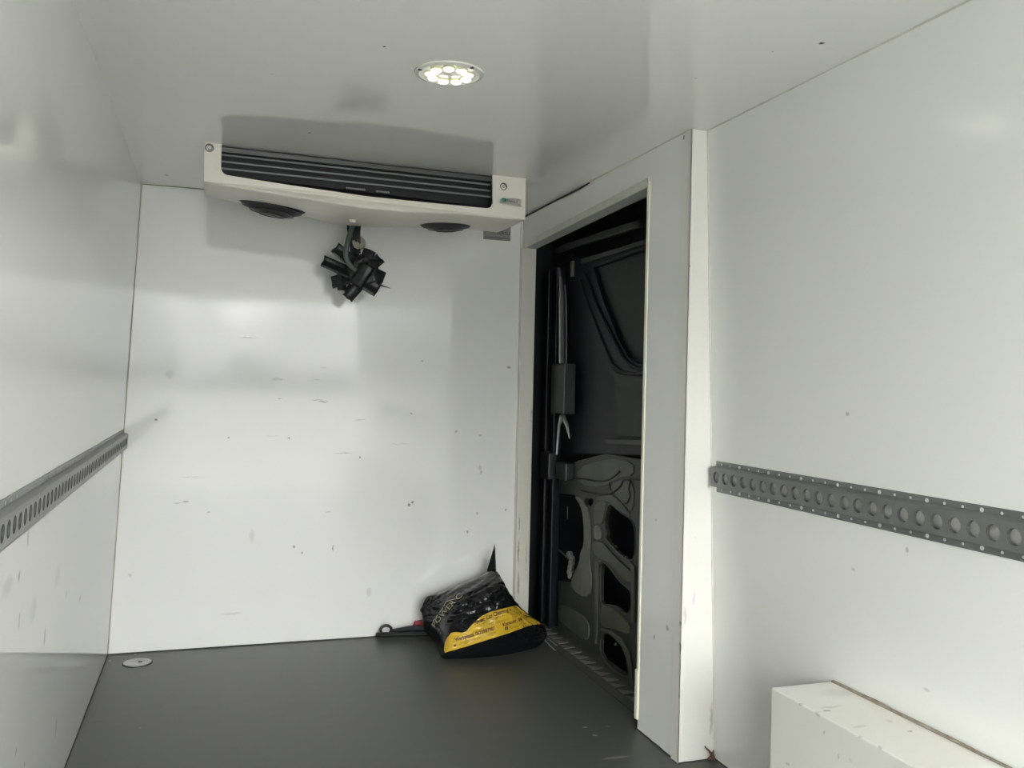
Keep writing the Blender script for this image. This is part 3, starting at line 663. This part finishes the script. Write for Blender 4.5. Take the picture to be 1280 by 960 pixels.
# ------------------------------------------------------------------ type plate on the back wall
q0 = at((604, 297), 1, D); q1 = at((638, 301.5), 1, D)
tp = empty('type_plate', ((q0.x+q1.x)/2, D, q0.z), 'small grey type plate on the back wall under the evaporator', 'label plate')
MB().box((q0.x, D-.002, q1.z), (q1.x, D-.0001, q1.z+.075)).build('plate_face', M['plate'], tp, bevel=.0008)
vs, fs = text_mesh('TERSU', .024); part([(q1.x-.062+v.x*.85, D-.0024, q1.z+.024+v.y*.8) for v in vs], fs, 'plate_lettering', M['black_ink'], tp)
MB().box((q0.x+.004, D-.0026, q1.z+.008), (q1.x-.006, D-.0018, q1.z+.010)).build('plate_line', M['black_ink'], tp)

# ------------------------------------------------------------------ drain cap in the floor
dc = Vector((-.232, 3.394, 0))
dr = empty('drain_cap', dc, 'round metal drain cap in the grey floor near the left corner', 'drain cap')
MB().lathe(dc, [(.050, 0), (.050, .001), (.047, .0015)], n=36).build('seat_ring', M['gap'], dr)
MB().lathe(dc, [(.046, .0005), (.046, .004), (.040, .0055), (.026, .0055), (.024, .0040), (.012, .0040)], n=36).build('cap', M['alu'], dr, smooth=True)
MB().box((dc.x+.002, dc.y-.004, .004), (dc.x+.016, dc.y+.003, .0062)).build('key_slot', M['boltd'], dr)

# ------------------------------------------------------------------ black plastic bag in the corner
bag = empty('plastic_bag', (1.0, 3.3, 0), 'crumpled black plastic bag with a yellow printed band, lying in the corner by the doorway', 'bag')
#        top px       bottom px     y of bottom  bulge
ST = [((527, 760), (530, 786), 3.40, .01), ((533, 747), (537, 796), 3.36, .03), ((545, 743), (546, 806), 3.27, .06), ((558, 737), (553, 824), 3.175, .09), ((575, 730), (572, 825.5), 3.155, .115),
      ((592, 723.5), (592, 825), 3.15, .125), ((606, 716.5), (610, 823.5), 3.15, .13), ((617, 710), (626, 822), 3.155, .125), ((623, 722), (642, 819.5), 3.17, .11), ((632, 740), (656, 816), 3.19, .09), ((645, 756), (668, 811), 3.21, .07), ((659, 767), (677, 805), 3.235, .045), ((672, 776), (682, 798), 3.26, .02), ((680, 783), (684, 793), 3.28, .006)]
def sta(u):
    x = u*(len(ST)-1); i = min(int(x), len(ST)-2); t = x-i
    pr, c, d, nx = ST[max(i-1, 0)], ST[i], ST[i+1], ST[min(i+2, len(ST)-1)]
    def cr(a, b_, c_, d_): return .5*(2*b_+(c_-a)*t+(2*a-5*b_+4*c_-d_)*t*t+(-a+3*b_-3*c_+d_)*t**3)
    f = lambda k, j: cr(pr[k][j], c[k][j], d[k][j], nx[k][j])
    g = lambda k: cr(pr[k], c[k], d[k], nx[k])
    return (f(0, 0), f(0, 1)), (f(1, 0), f(1, 1)), g(2), g(3)
NU, NV = 120, 96
vs = []
for i in range(NU+1):
    u = i/NU; tpx, bpx, yb, bu = sta(u)
    ytop = 3.40 - .10*max(0, (u-.6)/.4)
    Tp = at(tpx, 1, ytop); Bp = at(bpx, 1, yb); Bp.z = max(Bp.z, .004)
    for j in range(NV):
        v = j/NV*2
        if v <= 1: w_ = v; P_ = Tp.lerp(Bp, w_)+Vector((0, -.85, .45))*(bu*math.sin(PI*w_)**.8)
        else: w_ = 2-v; P_ = Tp.lerp(Bp, w_)+Vector((0, .6, -.25))*(bu*.9*math.sin(PI*w_)**.7)
        k_ = min(1, u*8, (1-u)*10)
        # crumples: long creases running from the neck plus fine crinkles
        fan_ = (v-.55)/(.25+.9*u); c1 = noise.noise(Vector((u*3.5, v*6, 1.3)))*.014; c2 = (abs(noise.noise(Vector((u*4, fan_*9, 4.1))))-.15)*-.036*max(.25, 1-abs(v-.3)*1.3); c3 = abs(noise.noise(Vector((u*22+v*6, v*20-u*8, 9))))*-.013
        c4 = (abs(noise.noise(Vector((u*9, fan_*24, 2.2))))-.1)*-.014
        dn = Vector((0, -.8, .45)) if v <= 1 else Vector((0, .8, .1))
        edge = math.sin(PI*(w_ if 0 < w_ < 1 else 0))**.5
        P_ = P_+dn*((c1+c2+c3+c4+.006)*k_*edge)
        P_.y = min(P_.y, D-.006); P_.z = max(P_.z, .002)
        vs.append(P_)
fs = [(i*NV+j, i*NV+(j+1) % NV, (i+1)*NV+(j+1) % NV, (i+1)*NV+j) for i in range(NU) for j in range(NV)]
fs += [tuple(range(NV)), tuple(range(NU*NV, (NU+1)*NV))]
bag_body = MB().add(vs, fs).build('bag_film', M['bag'], bag, smooth=True)
bvh = BVHTree.FromPolygons([tuple(v) for v in vs], fs)
def drape(p, lift):
    d = _ray(p).normalized(); h = bvh.ray_cast(CAM, d)
    if h[0] is None:
        n0 = bvh.find_nearest(CAM+d*3.35); return Vector(n0[0])-d*lift
    return h[0]-d*lift
# yellow band: a strip lofted between its upper and lower edges, lying on the film
upE = [(555, 812), (556, 803), (559, 797), (564, 791), (570, 790), (578, 791), (583, 789), (588, 783), (594, 777), (602, 770), (612, 765), (624, 762), (636, 759), (645, 757), (652, 761), (660, 765), (667, 768), (672, 773)]
loE = [(556, 816), (562, 814), (568, 812.5), (574, 810.5), (580, 809), (588, 806.5), (596, 804), (604, 801.5), (612, 799), (620, 796.5), (628, 794), (636, 791.5), (644, 788.5), (651, 786), (658, 783), (664, 781.5), (670, 780.5), (677, 780)]
def pe(tab, t):
    x = t*(len(tab)-1); i = min(int(x), len(tab)-2); f = x-i; return (tab[i][0]*(1-f)+tab[i+1][0]*f, tab[i][1]*(1-f)+tab[i+1][1]*f)
vy = []; NX, NY = 90, 16
for i in range(NX+1):
    a = pe(upE, i/NX); c = pe(loE, i/NX)
    for j in range(NY+1):
        t = j/NY; vy.append(drape((a[0]+(c[0]-a[0])*t, a[1]+(c[1]-a[1])*t), .002))
band = MB().add(vy, [(i*(NY+1)+j, i*(NY+1)+j+1, (i+1)*(NY+1)+j+1, (i+1)*(NY+1)+j) for i in range(NX) for j in range(NY)]).build('printed_band', M['yellow'], bag, smooth=True)
band['label'] = 'yellow printed band'
bvh2 = BVHTree.FromPolygons([tuple(v) for v in vy], [(i*(NY+1)+j, i*(NY+1)+j+1, (i+1)*(NY+1)+j+1, (i+1)*(NY+1)+j) for i in range(NX) for j in range(NY)])
def drape2(p, lift):
    d = _ray(p).normalized(); h = bvh2.ray_cast(CAM, d)
    return h[0]-d*lift if h[0] is not None else drape(p, lift+.002)
def btext(s, size, a, c, m, name='print_lettering', bold=0.0, bow_=0.0, par=None):
    vs, fs = text_mesh(s, size, bold=bold)
    wmax = max(v.x for v in vs); dx, dy = c[0]-a[0], c[1]-a[1]; L_ = math.hypot(dx, dy); k = L_/wmax
    ux, uy = dx/L_, dy/L_
    out = []
    for v in vs:
        t = v.x*k; h = v.y; bw = bow_*4*(t/L_)*(1-t/L_)
        out.append((drape2 if par is None else drape)((a[0]+ux*t+uy*(h+bw), a[1]+uy*t-ux*(h+bw)), .0035 if par is None else .003))
    return part(out, fs, name, m, par or band)
btext('Power Car Cleaning', 7.0, (593.5, 781.5), (636, 764.5), M['ink'], bold=.16, bow_=1.2)
btext('Buitenweg 12A', 5.2, (604, 780.5), (630, 770), M['ink2'])
btext('5704 RD Helmond', 5.2, (601, 786.5), (636, 775), M['ink2'])
btext('Werkplaats: 0620987987', 6.4, (569.5, 802), (619.5, 787), M['ink'], bold=.16)
btext('info@powercarcleaning.nl', 4.8, (574, 806.5), (620, 791.5), M['ink2'])
btext('Kantoor: 06 19446', 6.0, (629, 783), (667, 770.5), M['ink'], bold=.15)
btext('Power Car Cleaning', 4.6, (637, 786.5), (672, 776.5), M['ink2'])
def bquad(px_, m, name, par=None):
    out = []; n = 6
    for i in range(n+1):
        for j in range(n+1):
            s, t = i/n, j/n
            x = (px_[0][0]*(1-s)+px_[1][0]*s)*(1-t)+(px_[3][0]*(1-s)+px_[2][0]*s)*t; y = (px_[0][1]*(1-s)+px_[1][1]*s)*(1-t)+(px_[3][1]*(1-s)+px_[2][1]*s)*t
            out.append(drape2((x, y), .0015))
    return part(out, [(i*(n+1)+j, i*(n+1)+j+1, (i+1)*(n+1)+j+1, (i+1)*(n+1)+j) for i in range(n) for j in range(n)], name, m, par or band)
bquad([(630.8, 783.8), (634.6, 782.6), (635.3, 786.8), (631.5, 787.9)], M['ink'], 'print_icon')
btext('f', 5.0, (633, 787.3), (634.6, 786.9), M['yellow'], 'print_icon_letter')
bquad([(567.5, 806), (569.5, 805.4), (569.9, 807.9), (567.9, 808.4)], M['ink'], 'print_icon')
btext('POWER C', 8.5, (543, 785), (578, 745), M['pale'], 'bag_lettering', bow_=1.0, par=bag)
# pale tube laid along a crease of the film
b = MB(); b.tube([drape(p, .002) for p in ((541, 777), (547, 769), (553, 761), (557, 753), (560, 751), (572, 748))], .0012, 6); b.build('film_fold', M['pale'], bag, smooth=True)
# upright corner of the film and small knot
sp = MB(); tipp = at((618.6, 679.5), 1, 3.40)
a0, a1, a2, a3 = at((608.5, 714), 1, 3.40), at((620, 716), 1, 3.365), at((622, 738), 1, 3.36), at((617, 716), 1, 3.44)
vs = []; rows_ = 8
base = [a0, at((615, 714), 1, 3.385), a1, a2, a3]
for k in range(rows_+1):
    t = k/rows_; s_ = (1-t)**1.35
    for q in base: 
        tt = tipp.copy(); vs.append(tt+(q-tt)*0 + (q-tipp)*s_ if k else q)
vs = []
for k in range(rows_+1):
    t = k/rows_
    for q in base:
        p = q.lerp(tipp, t); sh = (1-t)**.6; c_ = sum(base, Vector())/5; cm = c_.lerp(tipp, t)
        edge = at((619.5-1.5*(1-t), 0), 1, 3.40)
        vs.append(p)
n5 = 5
fs = [(k*n5+j, k*n5+(j+1) % n5, (k+1)*n5+(j+1) % n5, (k+1)*n5+j) for k in range(rows_) for j in range(n5)]+[tuple(range(n5))]
sp.add(vs, fs); sp.build('bag_corner', M['bag'], bag, smooth=True)
b = MB(); b.lathe(at((529, 762.5), 1, 3.40), [(.003, -.012), (.010, -.008), (.011, .004), (.006, .010)], axis=(-1, -.2, .15), n=12); b.tube([at((531, 762), 1, 3.40), at((540, 766), 1, 3.37)], .004, 8); b.build('knot', M['bag'], bag, smooth=True)
b = MB(); b.tube([at((622, 722), 1, 3.38), at((625, 732), 1, 3.36), at((624.5, 741), 1, 3.36)], [.004, .010, .006], 8); b.build('film_bunch', M['bag'], bag, smooth=True)

# black strap with loop, coming out from under the bag
hd = empty('looped_strap', (.72, 3.46, 0), 'flat black strap with a looped end sticking out from the left of the bag', 'strap')
b = MB(); b.tube([at((471, 793.5), 1, 3.49)+Vector((0, 0, .0)), at((480, 793.5), 1, 3.475), at((500, 793), 1, 3.46), at((520, 792.5), 1, 3.44), at((545, 792), 1, 3.41)], [.011, .013, .012, .013, .013], 10, flat=.75, up=(0, 0, 1)); b.build('strap_lower', M['black'], hd, smooth=True)
b = MB(); b.tube([at((489, 788.5), 1, 3.485), at((500, 787.5), 1, 3.475), at((515, 785.5), 1, 3.46), at((545, 786), 1, 3.42)], [.008, .013, .015, .018], 10, flat=.7); b.build('strap_upper', M['black'], hd, smooth=True)
b = MB(); c0 = at((482.5, 787.5), 1, 3.49); b.tube([c0+Vector((math.cos(a)*.021, 0, math.sin(a)*.017)) for a in [2*PI*k/24 for k in range(25)]], .0055, 8, cap=False); b.build('loop', M['black'], hd, smooth=True)
rd = MB(); c1 = at((523, 781), 1, 3.49)
rd.hexa([c1+Vector(p) for p in ((-.026, -.012, -.018), (.045, -.012, -.018), (.045, .012, -.018), (-.026, .012, -.018), (-.014, -.010, .016), (.045, -.010, .018), (.045, .010, .018), (-.014, .010, .016))])
tag(rd.build('red_scrap', M['red'], bevel=.006), 'small red scrap wedged between the bag and the back wall', 'scrap')

# scraps by the sill and in the post corner
stp = MB()
a_, c_ = at((681, 800), 2, .003), at((694, 813), 2, .003); stp.tube([a_, c_], .004, 6, flat=.5)
tag(stp.build('plastic_strip', M['strip']), 'pale plastic strip on the floor edge beside the bag, nearer the camera of the pair', 'plastic strip')
stp = MB(); a_, c_ = at((685, 798), 2, .003), at((696, 807), 2, .003); stp.tube([a_, c_], .003, 6, flat=.5)
tag(stp.build('plastic_strip', M['strip']), 'thinner pale plastic strip by the bag, nearer the door sill', 'plastic strip')
tw = MB()
g = lambda x, y, d=0: at((870+x/12, 880+y/12), 1, YP-.008+d)
tw.tube([g(130, 632), g(150, 660), g(195, 700), g(230, 750), g(240, 800), g(235, 838, .004)], [.0015, .0022, .003, .0045, .004, .003], 7)
tw.tube([g(262, 690), g(250, 740), g(265, 800), g(275, 842, .004)], [.0015, .003, .004, .003], 7)
tw.tube([g(160, 842, .002), g(200, 800), g(232, 770)], [.0015, .002, .003], 7)
tag(tw.build('rusty_scrap', M['twig'], smooth=True), 'brown branching scrap of debris in the floor corner at the post foot', 'debris')
